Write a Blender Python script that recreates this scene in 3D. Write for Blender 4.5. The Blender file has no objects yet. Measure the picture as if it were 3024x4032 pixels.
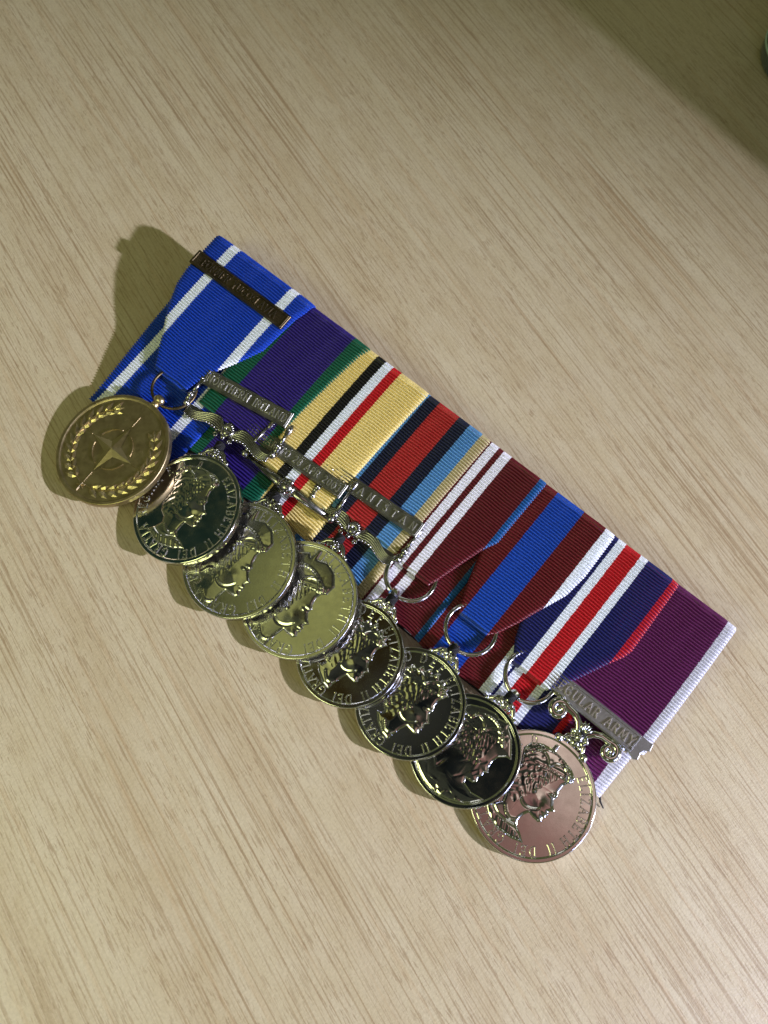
import bpy, math, random
import numpy as np
random.seed(7); RNG = np.random.default_rng(7)
R_ = math.radians
MM = 0.001
S = bpy.context.scene
COL = S.collection

# ------------------------------------------------------------------ camera (mm), world, lamps, exposure
F_PX, W_PX, H_PX, D0 = 3276.0, 3024.0, 4032.0, 261.0
n_ = np.array([0.06, 0.34, 1.0]); n_ /= np.linalg.norm(n_)
y_ = np.array([0, 1, 0.0]); y_ -= n_*(y_@n_); y_ /= np.linalg.norm(y_)
x_ = np.cross(y_, n_)
CR = np.array([x_, y_, n_])                      # camera axes -> world
CC = -(CR@np.array([0, 0, -D0]))                 # camera place over the table, mm
cam_d = bpy.data.cameras.new('camera'); cam = bpy.data.objects.new('camera', cam_d); COL.objects.link(cam)
from mathutils import Matrix, Vector
m = Matrix([[*CR[0], CC[0]*MM], [*CR[1], CC[1]*MM], [*CR[2], CC[2]*MM], [0, 0, 0, 1]])
cam.matrix_world = m
cam_d.sensor_fit = 'HORIZONTAL'; cam_d.sensor_width = 36; cam_d.lens = 36*F_PX/W_PX
cam_d.clip_start = 0.005; cam_d.clip_end = 50
cam_d.dof.use_dof = True; cam_d.dof.focus_distance = 0.252; cam_d.dof.aperture_fstop = 20
S.camera = cam
S.view_settings.view_transform = 'Standard'; S.view_settings.look = 'None'
S.view_settings.exposure = 0; S.view_settings.gamma = 1
S.render.resolution_x, S.render.resolution_y = 768, 1024

wd = bpy.data.worlds.new('World'); S.world = wd; wd.use_nodes = True
nt = wd.node_tree; nt.nodes.clear()
def wn(t, **k):
    n = nt.nodes.new(t)
    for a, b in k.items(): setattr(n, a, b)
    return n
wo = wn('ShaderNodeOutputWorld'); bg = wn('ShaderNodeBackground'); nt.links.new(bg.outputs[0], wo.inputs[0])
tc = wn('ShaderNodeTexCoord')
def patch(prev, direction, inner, outer, colour, wob=0.0):
    """one soft-edged patch of the room above the table, centred on a direction"""
    d = Vector(direction).normalized()
    dp = wn('ShaderNodeVectorMath', operation='DOT_PRODUCT'); nt.links.new(tc.outputs['Generated'], dp.inputs[0]); dp.inputs[1].default_value = d
    mr = wn('ShaderNodeMapRange', interpolation_type='SMOOTHSTEP')
    nt.links.new(dp.outputs['Value'], mr.inputs['Value'])
    mr.inputs['From Min'].default_value = math.cos(R_(outer)); mr.inputs['From Max'].default_value = math.cos(R_(inner))
    mx = wn('ShaderNodeMix', data_type='RGBA'); nt.links.new(mr.outputs[0], mx.inputs[0])
    if isinstance(prev, tuple): mx.inputs[6].default_value = (*prev, 1)
    else: nt.links.new(prev, mx.inputs[6])
    mx.inputs[7].default_value = (*colour, 1)
    return mx.outputs[2]
room = (0.085, 0.096, 0.040)
c = patch(room, (-0.25, 0.12, 0.95), 26, 44, (0.032, 0.035, 0.025))          # dark shape over the table: the photographer
c = patch(c, (-0.59, 0.27, 0.76), 4, 9, (0.085, 0.092, 0.036))  # patches put in to colour what each disc mirrors
c = patch(c, (-0.47, 0.20, 0.86), 5, 9, (0.44, 0.45, 0.15))
c = patch(c, (-0.68, 0.34, 0.65), 5, 8, (0.010, 0.022, 0.016))
c = patch(c, (-0.31, 0.19, 0.93), 3, 6, (0.020, 0.014, 0.004))
c = patch(c, (-0.18, 0.05, 0.98), 3, 7, (0.007, 0.009, 0.009))
c = patch(c, (-0.25, 0.12, 0.96), 2, 3.8, (0.042, 0.044, 0.036))
c = patch(c, (0.07, -0.12, 0.99), 7, 12, (0.25, 0.135, 0.115))
c = patch(c, (0.15, 0.00, 0.99), 1, 8.5, (0.74, 0.57, 0.48))
c = patch(c, (-0.02, -0.20, 0.98), 1, 6, (0.16, 0.08, 0.075))
c = patch(c, (0.52, -0.35, 0.78), 8, 18, (0.25, 0.25, 0.32))                  # pale lilac patch added for sheen at the lower right
for d_ in ((0.30, 0.52, 0.80), (-0.10, -0.55, 0.83), (-0.80, -0.25, 0.55), (0.72, 0.30, 0.62), (-0.25, 0.75, 0.60)):   # small bright patches added for white glints on the relief
    c = patch(c, d_, 3.5, 5.5, (1.5, 1.5, 1.4))
wn_n = wn('ShaderNodeTexNoise'); wn_n.inputs['Scale'].default_value = 8; wn_n.inputs['Detail'].default_value = 3
nt.links.new(tc.outputs['Generated'], wn_n.inputs['Vector'])
wn_r = wn('ShaderNodeMapRange'); nt.links.new(wn_n.outputs['Fac'], wn_r.inputs['Value'])
for k_, v_ in (('From Min', .3), ('From Max', .7), ('To Min', .45), ('To Max', 1.55)): wn_r.inputs[k_].default_value = v_
wn_m = wn('ShaderNodeMix', data_type='RGBA', blend_type='MULTIPLY'); wn_m.inputs[0].default_value = 1
nt.links.new(c, wn_m.inputs[6]); nt.links.new(wn_r.outputs[0], wn_m.inputs[7]); c = wn_m.outputs[2]
nt.links.new(c, bg.inputs[0]); bg.inputs[1].default_value = 1.0

def lamp(name, kind, loc, target, power, colour, **k):
    ld = bpy.data.lights.new(name, kind); o = bpy.data.objects.new(name, ld); COL.objects.link(o)
    o.location = Vector(loc)*MM
    o.rotation_euler = (Vector(target)-Vector(loc)).to_track_quat('-Z', 'Y').to_euler()
    ld.energy = power; ld.color = colour
    for a, b in k.items(): setattr(ld, a, b)
    return o
az, el, dist = R_(-24), R_(24), 1800
lamp('desk_spot', 'SPOT', (dist*math.cos(el)*math.cos(az), dist*math.cos(el)*math.sin(az), dist*math.sin(el)), (15, -125, 0),
     214, (0.97, 0.95, 1.17), spot_size=R_(24.5), spot_blend=1.0, shadow_soft_size=0.024)
lamp('corner_glow', 'AREA', (190, -225, 95), (125, -165, 0), 0.21, (0.50, 0.56, 1.0), shape='DISK', size=0.07)  # added lilac lamp, cools and brightens the lower-right corner of the table
lamp('green_fill', 'AREA', (-370, -215, 470), (-60, 60, 0), 0.72, (0.93, 1.0, 0.42), shape='DISK', size=0.24)

# ------------------------------------------------------------------ helpers
def srgb(r, g, b):
    f = lambda c: (c/255/12.92) if c/255 <= 0.04045 else ((c/255+0.055)/1.055)**2.4
    return (f(r), f(g), f(b), 1)

def mesh(name, V, Fc, mat=None, parent=None, smooth=True, uv=None, kind=None, org=None):
    """V in world mm; the object sits at its parent's place"""
    o_ = np.array(org if org is not None else (parent_origin(parent) if parent else (0, 0, 0)), float)
    V = (np.asarray(V, float)-o_)*MM
    me = bpy.data.meshes.new(name)
    me.from_pydata(V.tolist(), [], [list(map(int, f)) for f in Fc])
    if smooth: me.polygons.foreach_set('use_smooth', [True]*len(me.polygons))
    if uv is not None:
        l = me.uv_layers.new(name='UVMap')
        idx = np.zeros(len(me.loops), int); me.loops.foreach_get('vertex_index', idx)
        l.data.foreach_set('uv', np.asarray(uv, float)[idx].ravel())
    if mat: me.materials.append(mat)
    me.update()
    o = bpy.data.objects.new(name, me); COL.objects.link(o)
    if parent: o.parent = parent
    if kind: o['kind'] = kind
    return o
ORG = {}
def parent_origin(p):
    while p.parent: p = p.parent
    return ORG.get(p.name, (0, 0, 0))
def thing(name, label, cat, loc, group=None):
    o = bpy.data.objects.new(name, None); COL.objects.link(o); o.location = Vector(loc)*MM
    o.empty_display_size = 0.01
    ORG[o.name] = tuple(loc); o['label'] = label; o['category'] = cat
    if group: o['group'] = group
    return o

class MB:
    def __init__(s): s.V = []; s.F = []
    def add(s, V, Fc):
        k = len(s.V); s.V += [tuple(map(float, v)) for v in V]; s.F += [tuple(int(i)+k for i in f) for f in Fc]
    def tube(s, P, r, n=10, caps=True, flat=None):
        """sweep a circle (or an ellipse with normal-direction scale flat) along points P with radii r"""
        P = np.asarray(P, float); N = len(P)
        r = np.full(N, r, float) if np.isscalar(r) else np.interp(np.linspace(0, 1, N), np.linspace(0, 1, len(r)), r)
        T = np.gradient(P, axis=0); T /= np.linalg.norm(T, axis=1)[:, None]+1e-12
        up = np.array([0, 0, 1.0]); V = []
        a = np.linspace(0, 2*np.pi, n, endpoint=False)
        for i in range(N):
            sd = np.cross(up, T[i]); L = np.linalg.norm(sd)
            sd = sd/L if L > 1e-3 else np.array([1.0, 0, 0])
            b = np.cross(T[i], sd)
            f = 1.0 if flat is None else flat
            V += [P[i]+r[i]*(math.cos(t)*sd+math.sin(t)*b*f) for t in a]
        Fc = [(i*n+j, i*n+(j+1) % n, (i+1)*n+(j+1) % n, (i+1)*n+j) for i in range(N-1) for j in range(n)]
        if caps: Fc += [tuple(range(n))[::-1], tuple((N-1)*n+j for j in range(n))]
        s.add(V, Fc)
    def ball(s, c, r, n=10, m_=6, sz=1.0):
        V = []; c = np.asarray(c, float)
        r = (r, r, r*sz) if np.isscalar(r) else r
        for i in range(m_+1):
            p = math.pi*i/m_
            for j in range(n):
                t = 2*math.pi*j/n
                V.append(c+np.array([r[0]*math.sin(p)*math.cos(t), r[1]*math.sin(p)*math.sin(t), r[2]*math.cos(p)]))
        Fc = [(i*n+j, (i+1)*n+j, (i+1)*n+(j+1) % n, i*n+(j+1) % n) for i in range(m_) for j in range(n)]
        s.add(V, Fc)
    def prism(s, poly, z0, z1, bev=0.0):
        """poly: list of (x, y) counter-clockwise; bev insets the top edge"""
        p = np.asarray(poly, float); n = len(p)
        c = p.mean(0)
        if bev > 0:
            e = np.roll(p, -1, 0)-p; e /= np.linalg.norm(e, axis=1)[:, None]+1e-9
            nr = np.stack([-e[:, 1], e[:, 0]], 1); v = nr+np.roll(nr, 1, 0); v /= (np.linalg.norm(v, axis=1)[:, None]+1e-9)
            q = p+v*bev*1.2
        else: q = p
        V = [(*a, z0) for a in p]+[(*a, z1-bev*0.8) for a in p]+[(*a, z1) for a in q]
        Fc = [(i, (i+1) % n, n+(i+1) % n, n+i) for i in range(n)]+[(n+i, n+(i+1) % n, 2*n+(i+1) % n, 2*n+i) for i in range(n)]
        Fc += [tuple(range(2*n, 3*n)), tuple(range(n))[::-1]]
        s.add(V, Fc)
    def ridge(s, p, q, a, h, z=0.0, top=0.55, ext=0.7):
        p = np.asarray(p, float); q = np.asarray(q, float); d = q-p; L = np.linalg.norm(d)
        if L < 1e-6: d = np.array([1.0, 0]); L = 0.0
        else: d = d/L
        n = np.array([-d[1], d[0]]); p = p-d*a*ext; q = q+d*a*ext; b = a*top
        V = [(*(p-n*a), z), (*(q-n*a), z), (*(q+n*a), z), (*(p+n*a), z),
             (*(p-n*b+d*b), z+h), (*(q-n*b-d*b), z+h), (*(q+n*b-d*b), z+h), (*(p+n*b+d*b), z+h)]
        s.add(V, [(0, 1, 5, 4), (1, 2, 6, 5), (2, 3, 7, 6), (3, 0, 4, 7), (4, 5, 6, 7)])
    def out(s, name, mat, parent=None, fr=None, **k):
        V = np.array(s.V)
        if fr is not None: V = fr(V)
        return mesh(name, V, s.F, mat, parent, **k)

# medal bar frame: u runs along its top edge, v down the ribbons (mm)
OB = np.array([-53.911, 92.739, 0.0]); A_ = R_(-40.6)
EU = np.array([math.cos(A_), math.sin(A_), 0]); EV = np.array([EU[1], -EU[0], 0.0])
def bar(V):
    V = np.atleast_2d(np.asarray(V, float))
    return OB+V[:, :1]*EU+V[:, 1:2]*EV+V[:, 2:3]*np.array([0, 0, 1.0])
def Zb(v): return 0.9+9.6*np.clip(1-np.asarray(v, float)/64, 0, 1)     # back ribbons
def Zf(v): return Zb(v)+2.2+0.8*np.sin(np.clip(np.asarray(v, float)/45, 0, 1)*np.pi)

class FR:
    """a flat frame: origin in bar coords, x/y axes in the u-v plane turned by r, slopes su (along u) and sv (towards the bar top)"""
    def __init__(s, u, v, z, r=0.0, su=0.0, sv=0.0):
        r = R_(r); s.o = bar([(u, v, z)])[0]
        e1 = EU+np.array([0, 0, su]); e2 = -EV+np.array([0, 0, sv])
        n = np.cross(e1, e2); n /= np.linalg.norm(n)
        X = math.cos(r)*e1-math.sin(r)*e2; X /= np.linalg.norm(X)
        Y = np.cross(n, X); s.X, s.Y, s.N = X, Y, n
    def __call__(s, V):
        V = np.atleast_2d(np.asarray(V, float))
        return s.o+V[:, :1]*s.X+V[:, 1:2]*s.Y+V[:, 2:3]*s.N

# ------------------------------------------------------------------ materials
def nodemat(name):
    m = bpy.data.materials.new(name); m.use_nodes = True
    t = m.node_tree; b = t.nodes['Principled BSDF']
    return m, t, b
def N(t, k, **kw):
    n = t.nodes.new(k)
    for a, b in kw.items(): setattr(n, a, b)
    return n
def metal(name, colour, rough=0.12, bump=0.05, bscale=900, mott=None, rvar=0.08):
    m, t, b = nodemat(name)
    b.inputs['Metallic'].default_value = 1; b.inputs['Base Color'].default_value = (*colour, 1)
    tc = N(t, 'ShaderNodeTexCoord')
    no = N(t, 'ShaderNodeTexNoise'); no.inputs['Scale'].default_value = bscale; no.inputs['Detail'].default_value = 4
    t.links.new(tc.outputs['Object'], no.inputs['Vector'])
    mr = N(t, 'ShaderNodeMapRange'); t.links.new(no.outputs['Fac'], mr.inputs['Value'])
    mr.inputs['From Min'].default_value = 0.3; mr.inputs['From Max'].default_value = 0.7
    mr.inputs['To Min'].default_value = rough; mr.inputs['To Max'].default_value = rough+rvar
    t.links.new(mr.outputs[0], b.inputs['Roughness'])
    bp = N(t, 'ShaderNodeBump'); bp.inputs['Strength'].default_value = bump; bp.inputs['Distance'].default_value = 0.0001
    n2 = N(t, 'ShaderNodeTexNoise'); n2.inputs['Scale'].default_value = bscale*2.2; n2.inputs['Detail'].default_value = 3
    t.links.new(tc.outputs['Object'], n2.inputs['Vector'])
    t.links.new(n2.outputs['Fac'], bp.inputs['Height']); t.links.new(bp.outputs[0], b.inputs['Normal'])
    if mott:
        n3 = N(t, 'ShaderNodeTexNoise'); n3.inputs['Scale'].default_value = 260; n3.inputs['Detail'].default_value = 5
        t.links.new(tc.outputs['Object'], n3.inputs['Vector'])
        mx = N(t, 'ShaderNodeMix', data_type='RGBA'); mx.inputs[6].default_value = (*colour, 1); mx.inputs[7].default_value = (*mott, 1)
        m2 = N(t, 'ShaderNodeMapRange'); m2.inputs['From Min'].default_value = 0.4; m2.inputs['From Max'].default_value = 0.65
        t.links.new(n3.outputs['Fac'], m2.inputs['Value']); t.links.new(m2.outputs[0], mx.inputs[0]); t.links.new(mx.outputs[2], b.inputs['Base Color'])
    return m
M_SILVER = metal('polished_silver', (0.80, 0.79, 0.77), 0.07, 0.05, 300, (0.70, 0.69, 0.66), 0.1)
M_SILVER_WORN = metal('handled_silver', (0.66, 0.655, 0.62), 0.15, 0.04, 700, (0.61, 0.60, 0.56), 0.05)
M_NICKEL = metal('cupronickel', (0.40, 0.395, 0.38), 0.19, 0.15, 900, (0.33, 0.325, 0.31))
M_CHROME = metal('mirror_silver', (0.84, 0.83, 0.82), 0.045, 0.04, 260, (0.76, 0.75, 0.73), 0.09)
M_BRASS = metal('dull_brass', (0.50, 0.41, 0.24), 0.36, 0.3, 1200, (0.37, 0.29, 0.165), 0.12)
M_BRASSB = metal('rubbed_brass', (0.60, 0.49, 0.29), 0.30, 0.15, 1200, None, 0.1)
M_BRONZE = metal('dark_bronze', (0.16, 0.125, 0.07), 0.38, 0.3, 1500, (0.10, 0.08, 0.045))
m, t, b = nodemat('black_thread'); b.inputs['Base Color'].default_value = (0.008, 0.008, 0.010, 1); b.inputs['Roughness'].default_value = 0.85
M_THREAD = m
M_LETTER = metal('rubbed_silver', (0.86, 0.85, 0.82), 0.30, 0.1, 1500)
M_LEGEND = metal('struck_silver', (0.82, 0.81, 0.78), 0.20, 0.1, 1500)
M_BRONZET = metal('rubbed_bronze', (0.24, 0.20, 0.14), 0.30, 0.1, 1500)
M_PLATE = metal('toned_nickel', (0.30, 0.30, 0.27), 0.36, 0.6, 1600, (0.20, 0.20, 0.18))
M_PLATE8 = metal('satin_silver', (0.46, 0.46, 0.48), 0.34, 0.5, 1600, (0.5, 0.5, 0.5))
m, t, b = nodemat('buckram_board'); b.inputs['Base Color'].default_value = (0.02, 0.02, 0.022, 1); b.inputs['Roughness'].default_value = 0.9
M_BOARD = m

def ribbon_mat(name, stripes, u0, u1):
    """stripes: [(u_start, colour)] over u0..u1; UV.x = u in mm, UV.y = length in mm"""
    m, t, b = nodemat(name)
    uvn = N(t, 'ShaderNodeUVMap'); uvn.uv_map = 'UVMap'
    sp = N(t, 'ShaderNodeSeparateXYZ'); t.links.new(uvn.outputs[0], sp.inputs[0])
    wob = N(t, 'ShaderNodeTexNoise'); wob.inputs['Scale'].default_value = 1.3; wob.inputs['Detail'].default_value = 2
    t.links.new(uvn.outputs[0], wob.inputs['Vector'])
    ma = N(t, 'ShaderNodeMath', operation='MULTIPLY_ADD'); t.links.new(wob.outputs['Fac'], ma.inputs[0]); ma.inputs[1].default_value = 0.5
    t.links.new(sp.outputs[0], ma.inputs[2])
    mr = N(t, 'ShaderNodeMapRange'); t.links.new(ma.outputs[0], mr.inputs['Value'])
    mr.inputs['From Min'].default_value = u0+0.25; mr.inputs['From Max'].default_value = u1+0.25
    cr = N(t, 'ShaderNodeValToRGB'); cr.color_ramp.interpolation = 'CONSTANT'
    e = cr.color_ramp.elements
    while len(e) > 1: e.remove(e[-1])
    e[0].position = 0; e[0].color = stripes[0][1]
    for us, c in stripes[1:]:
        k = e.new((us-u0)/(u1-u0)); k.color = c
    t.links.new(mr.outputs[0], cr.inputs[0])
    # yarn: short slanted threads along each rib, lighter and darker at random
    mp = N(t, 'ShaderNodeMapping'); mp.inputs['Scale'].default_value = (2.6, 1.1, 1); t.links.new(uvn.outputs[0], mp.inputs[0])
    yn = N(t, 'ShaderNodeTexNoise'); yn.inputs['Scale'].default_value = 1.6; yn.inputs['Detail'].default_value = 3
    t.links.new(mp.outputs[0], yn.inputs['Vector'])
    yr = N(t, 'ShaderNodeMapRange'); t.links.new(yn.outputs['Fac'], yr.inputs['Value'])
    yr.inputs['From Min'].default_value = 0.3; yr.inputs['From Max'].default_value = 0.75
    yr.inputs['To Min'].default_value = 0.62; yr.inputs['To Max'].default_value = 1.5
    mu = N(t, 'ShaderNodeMix', data_type='RGBA', blend_type='MULTIPLY'); mu.inputs[0].default_value = 1
    t.links.new(cr.outputs[0], mu.inputs[6]); t.links.new(yr.outputs[0], mu.inputs[7])
    t.links.new(mu.outputs[2], b.inputs['Base Color'])
    b.inputs['Roughness'].default_value = 0.42
    b.inputs['Specular IOR Level'].default_value = 0.6
    b.inputs['Sheen Weight'].default_value = 0.03; b.inputs['Sheen Roughness'].default_value = 0.4
    bp = N(t, 'ShaderNodeBump'); bp.inputs['Strength'].default_value = 0.5; bp.inputs['Distance'].default_value = 0.00015
    t.links.new(yn.outputs['Fac'], bp.inputs['Height']); t.links.new(bp.outputs[0], b.inputs['Normal'])
    return m

# ------------------------------------------------------------------ table top
def wood_mat():
    m, t, b = nodemat('oak_laminate')
    tc = N(t, 'ShaderNodeTexCoord')
    rot = N(t, 'ShaderNodeMapping'); rot.inputs['Rotation'].default_value = (0, 0, R_(58.7)); t.links.new(tc.outputs['Object'], rot.inputs[0])
    def stretched(sx, sy, scale, detail=3, rough=0.5, loc=(0, 0, 0), dist=0.0):
        mp = N(t, 'ShaderNodeMapping'); mp.inputs['Scale'].default_value = (sx, sy, 1); mp.inputs['Location'].default_value = loc
        t.links.new(rot.outputs[0], mp.inputs[0])
        n = N(t, 'ShaderNodeTexNoise'); n.inputs['Scale'].default_value = scale; n.inputs['Detail'].default_value = detail
        n.inputs['Roughness'].default_value = rough; n.inputs['Distortion'].default_value = dist
        t.links.new(mp.outputs[0], n.inputs['Vector']); return n.outputs['Fac']
    def rng(x, a, bb, c=0.0, d=1.0, smooth=True):
        mr = N(t, 'ShaderNodeMapRange'); 
        if smooth: mr.interpolation_type = 'SMOOTHSTEP'
        t.links.new(x, mr.inputs['Value'])
        for k, v in zip(('From Min', 'From Max', 'To Min', 'To Max'), (a, bb, c, d)): mr.inputs[k].default_value = v
        return mr.outputs[0]
    def mix(f, a, c, mode='MIX'):
        mx = N(t, 'ShaderNodeMix', data_type='RGBA', blend_type=mode)
        for s_, v in ((0, f), (6, a), (7, c)):
            if isinstance(v, (int, float)): mx.inputs[s_].default_value = v
            elif isinstance(v, tuple): mx.inputs[s_].default_value = (*v, 1)
            else: t.links.new(v, mx.inputs[s_])
        return mx.outputs[2]
    def mul(a, c):
        n = N(t, 'ShaderNodeMath', operation='MULTIPLY'); t.links.new(a, n.inputs[0])
        if isinstance(c, float): n.inputs[1].default_value = c
        else: t.links.new(c, n.inputs[1])
        return n.outputs[0]
    bands = stretched(0.9, 9, 7, 4, 0.6, (0.3, 0.1, 0), 0.4)
    region = stretched(1.2, 4, 6, 2, 0.5, (2.3, 5.1, 0))
    base = mix(rng(bands, 0.36, 0.64), (0.575, 0.49, 0.315), (0.525, 0.43, 0.265))
    base = mix(rng(stretched(6, 11, 11, 4, 0.6, (7, 1, 0)), 0.35, 0.7, 0.0, 0.35), base, (0.64, 0.56, 0.40))
    # long thin growth lines
    l1 = rng(stretched(0.42, 62, 21, 2, 0.5, (0, 3.3, 0), 0.12), 0.52, 0.66)
    base = mix(mul(l1, rng(region, 0.38, 0.62, 0.42, 0.85)), base, (0.345, 0.245, 0.135))
    l2 = rng(stretched(0.5, 26, 15, 3, 0.5, (1.0, 8.3, 0), 0.1), 0.56, 0.66)
    base = mix(mul(l2, 0.28), base, (0.50, 0.35, 0.19))
    # open pores: short dark dashes, denser in some bands
    dens = stretched(2.0, 7, 9, 2)
    p1 = rng(stretched(8, 130, 13, 2, 0.5, (1.7, 0.4, 0), 0.25), 0.57, 0.67)
    p2 = rng(stretched(16, 165, 13, 2, 0.5, (4.1, 2.2, 0), 0.2), 0.585, 0.67)
    pores = N(t, 'ShaderNodeMath', operation='MAXIMUM'); t.links.new(p1, pores.inputs[0]); t.links.new(p2, pores.inputs[1])
    pm = mul(pores.outputs[0], rng(dens, 0.34, 0.62, 0.30, 0.62))
    base = mix(pm, base, (0.31, 0.21, 0.115))
    fine = stretched(40, 40, 30, 3, 0.7)
    base = mix(0.35, base, mix(1.0, base, rng(fine, 0.3, 0.7, 0.80, 1.18), 'MULTIPLY'))
    t.links.new(base, b.inputs['Base Color'])
    b.inputs['Roughness'].default_value = 0.42; b.inputs['Specular IOR Level'].default_value = 0.5
    hb = N(t, 'ShaderNodeMath', operation='MULTIPLY_ADD'); t.links.new(stretched(60, 34, 30, 3, 0.6), hb.inputs[0]); hb.inputs[1].default_value = 1.0
    neg = mul(pm, -0.5); t.links.new(neg, hb.inputs[2])
    bp = N(t, 'ShaderNodeBump'); bp.inputs['Strength'].default_value = 0.55; bp.inputs['Distance'].default_value = 0.00012
    t.links.new(hb.outputs[0], bp.inputs['Height']); t.links.new(bp.outputs[0], b.inputs['Normal'])
    return m
mb = MB(); mb.prism([(-700, -650), (800, -650), (800, 650), (-700, 650)], -25, 0, 1.5)
tab = mb.out('tabletop', wood_mat(), smooth=False); tab['kind'] = 'structure'

# ------------------------------------------------------------------ backing board under the ribbons
board = thing('mounting_board', 'dark stiff backing board under the row of medal ribbons', 'board', bar([(102, 30, 0)])[0])
mb = MB()
us = [7.0, 198.5]; vs = np.linspace(1.6, 60.5, 20)
for i in range(19):
    v0, v1 = vs[i], vs[i+1]
    z0, z1 = Zb(v0)-0.25, Zb(v1)-0.25
    k = len(mb.V)
    mb.V += [(us[0], v0, z0), (us[1], v0, z0), (us[1], v1, z1), (us[0], v1, z1),
             (us[0], v0, max(z0-2.2, .02)), (us[1], v0, max(z0-2.2, .02)), (us[1], v1, max(z1-2.2, .02)), (us[0], v1, max(z1-2.2, .02))]
    mb.F += [(k, k+3, k+2, k+1), (k+4, k+5, k+6, k+7), (k, k+1, k+5, k+4), (k+2, k+3, k+7, k+6), (k+1, k+2, k+6, k+5), (k, k+4, k+7, k+3)]
mb.out('board', M_BOARD, board, bar, smooth=False)
mb = MB(); mb.tube([(12, 9, Zb(9)-4.2), (190, 9, Zb(9)-4.2)], 1.0, 8)                       # the brooch pin behind
for u in (14, 102, 188): mb.prism([(u-3, 5), (u+3, 5), (u+3, 13), (u-3, 13)], Zb(9)-5.2, Zb(9)-2.0, .2)
mb.out('brooch_pin', M_NICKEL, board, bar, smooth=False)

# ------------------------------------------------------------------ ribbons
PR = 0.93
def sheet(name, mat, parent, left, right, vend, zf, r=1.6, fold=0.0, shin=0.6, uL=0.0, vstart=None, droop=0.35, phase=0.0, amp=0.72, ragged=0.0):
    z0 = float(zf(r))
    pv, pz = [], []
    if vstart is None:
        for v in np.linspace(7, r, 8): pv.append(v); pz.append(z0-2*r-(v-r)*0.16)
        for a in np.linspace(-90, -270, 20)[1:]: pv.append(r+r*math.cos(R_(a))); pz.append(z0-r+r*math.sin(R_(a)))
        vv = np.linspace(r, vend, 90)[1:]
    else: vv = np.linspace(vstart, vend, 90)
    pv += list(vv); pz += [float(zf(v)) for v in vv]
    if fold:
        ze = pz[-1]
        for a in np.linspace(90, -90, 12)[1:]: pv.append(vend+fold*math.cos(R_(a))); pz.append(ze-fold+fold*math.sin(R_(a)))
        for v in np.linspace(vend, vend-6, 8)[1:]: pv.append(v); pz.append(ze-2*fold+0.0*(vend-v))
    pv, pz = np.array(pv), np.array(pz)
    d = np.r_[0, np.cumsum(np.hypot(np.diff(pv), np.diff(pz)))]
    n = int(d[-1]/(PR/8)); s = np.linspace(0, d[-1], n)
    v = np.interp(s, d, pv); z = np.interp(s, d, pz)
    tv, tz = np.gradient(v), np.gradient(z); L = np.hypot(tv, tz); tv /= L; tz /= L
    nv, nz = -tz, tv                                # outward normal of the path
    back = np.arange(n) < np.argmin(v) if vstart is None else np.zeros(n, bool)
    vl = np.where(back, 0, v)
    lu = np.interp(vl, *zip(*left)); ru = np.interp(vl, *zip(*right))
    nc = 40; V = []; UV = []
    x = np.linspace(0, 1, nc); x[1] = 0.012; x[-2] = 0.988
    for k in range(n):
        u = lu[k]+(ru[k]-lu[k])*x
        wv = 0.10*np.sin(u*0.31+1.3*math.sin(v[k]*0.13))+0.06*np.sin(u*0.9+k*0.01)
        h = amp*np.abs(np.sin(np.pi*((s[k]+wv)/PR+phase)))**1.2
        edge = -droop*((x == 0)|(x == 1))-0.25*np.abs(2*x-1)**10
        if ragged and k > n-5: u = u+0; 
        hh = h+edge
        zz = z[k]+nz[k]*hh+shin*(u-uL)/22.0
        vvv = v[k]+nv[k]*hh
        if ragged: vvv = vvv+ragged*np.sin(u*0.23)*(v[k]-(vend-8) if v[k] > vend-8 else 0)/8
        jut = 0.10*math.sin(np.pi*s[k]/PR*2) 
        u = u.copy(); u[0] -= jut; u[-1] += jut
        V += list(zip(u, vvv, zz)); UV += list(zip(lu[k]+(ru[k]-lu[k])*x, np.full(nc, s[k])))
    Fc = [(i*nc+j, (i+1)*nc+j, (i+1)*nc+j+1, i*nc+j+1) for i in range(n-1) for j in range(nc-1)]
    return mesh(name, bar(V), Fc, mat, parent, uv=UV)

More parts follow.
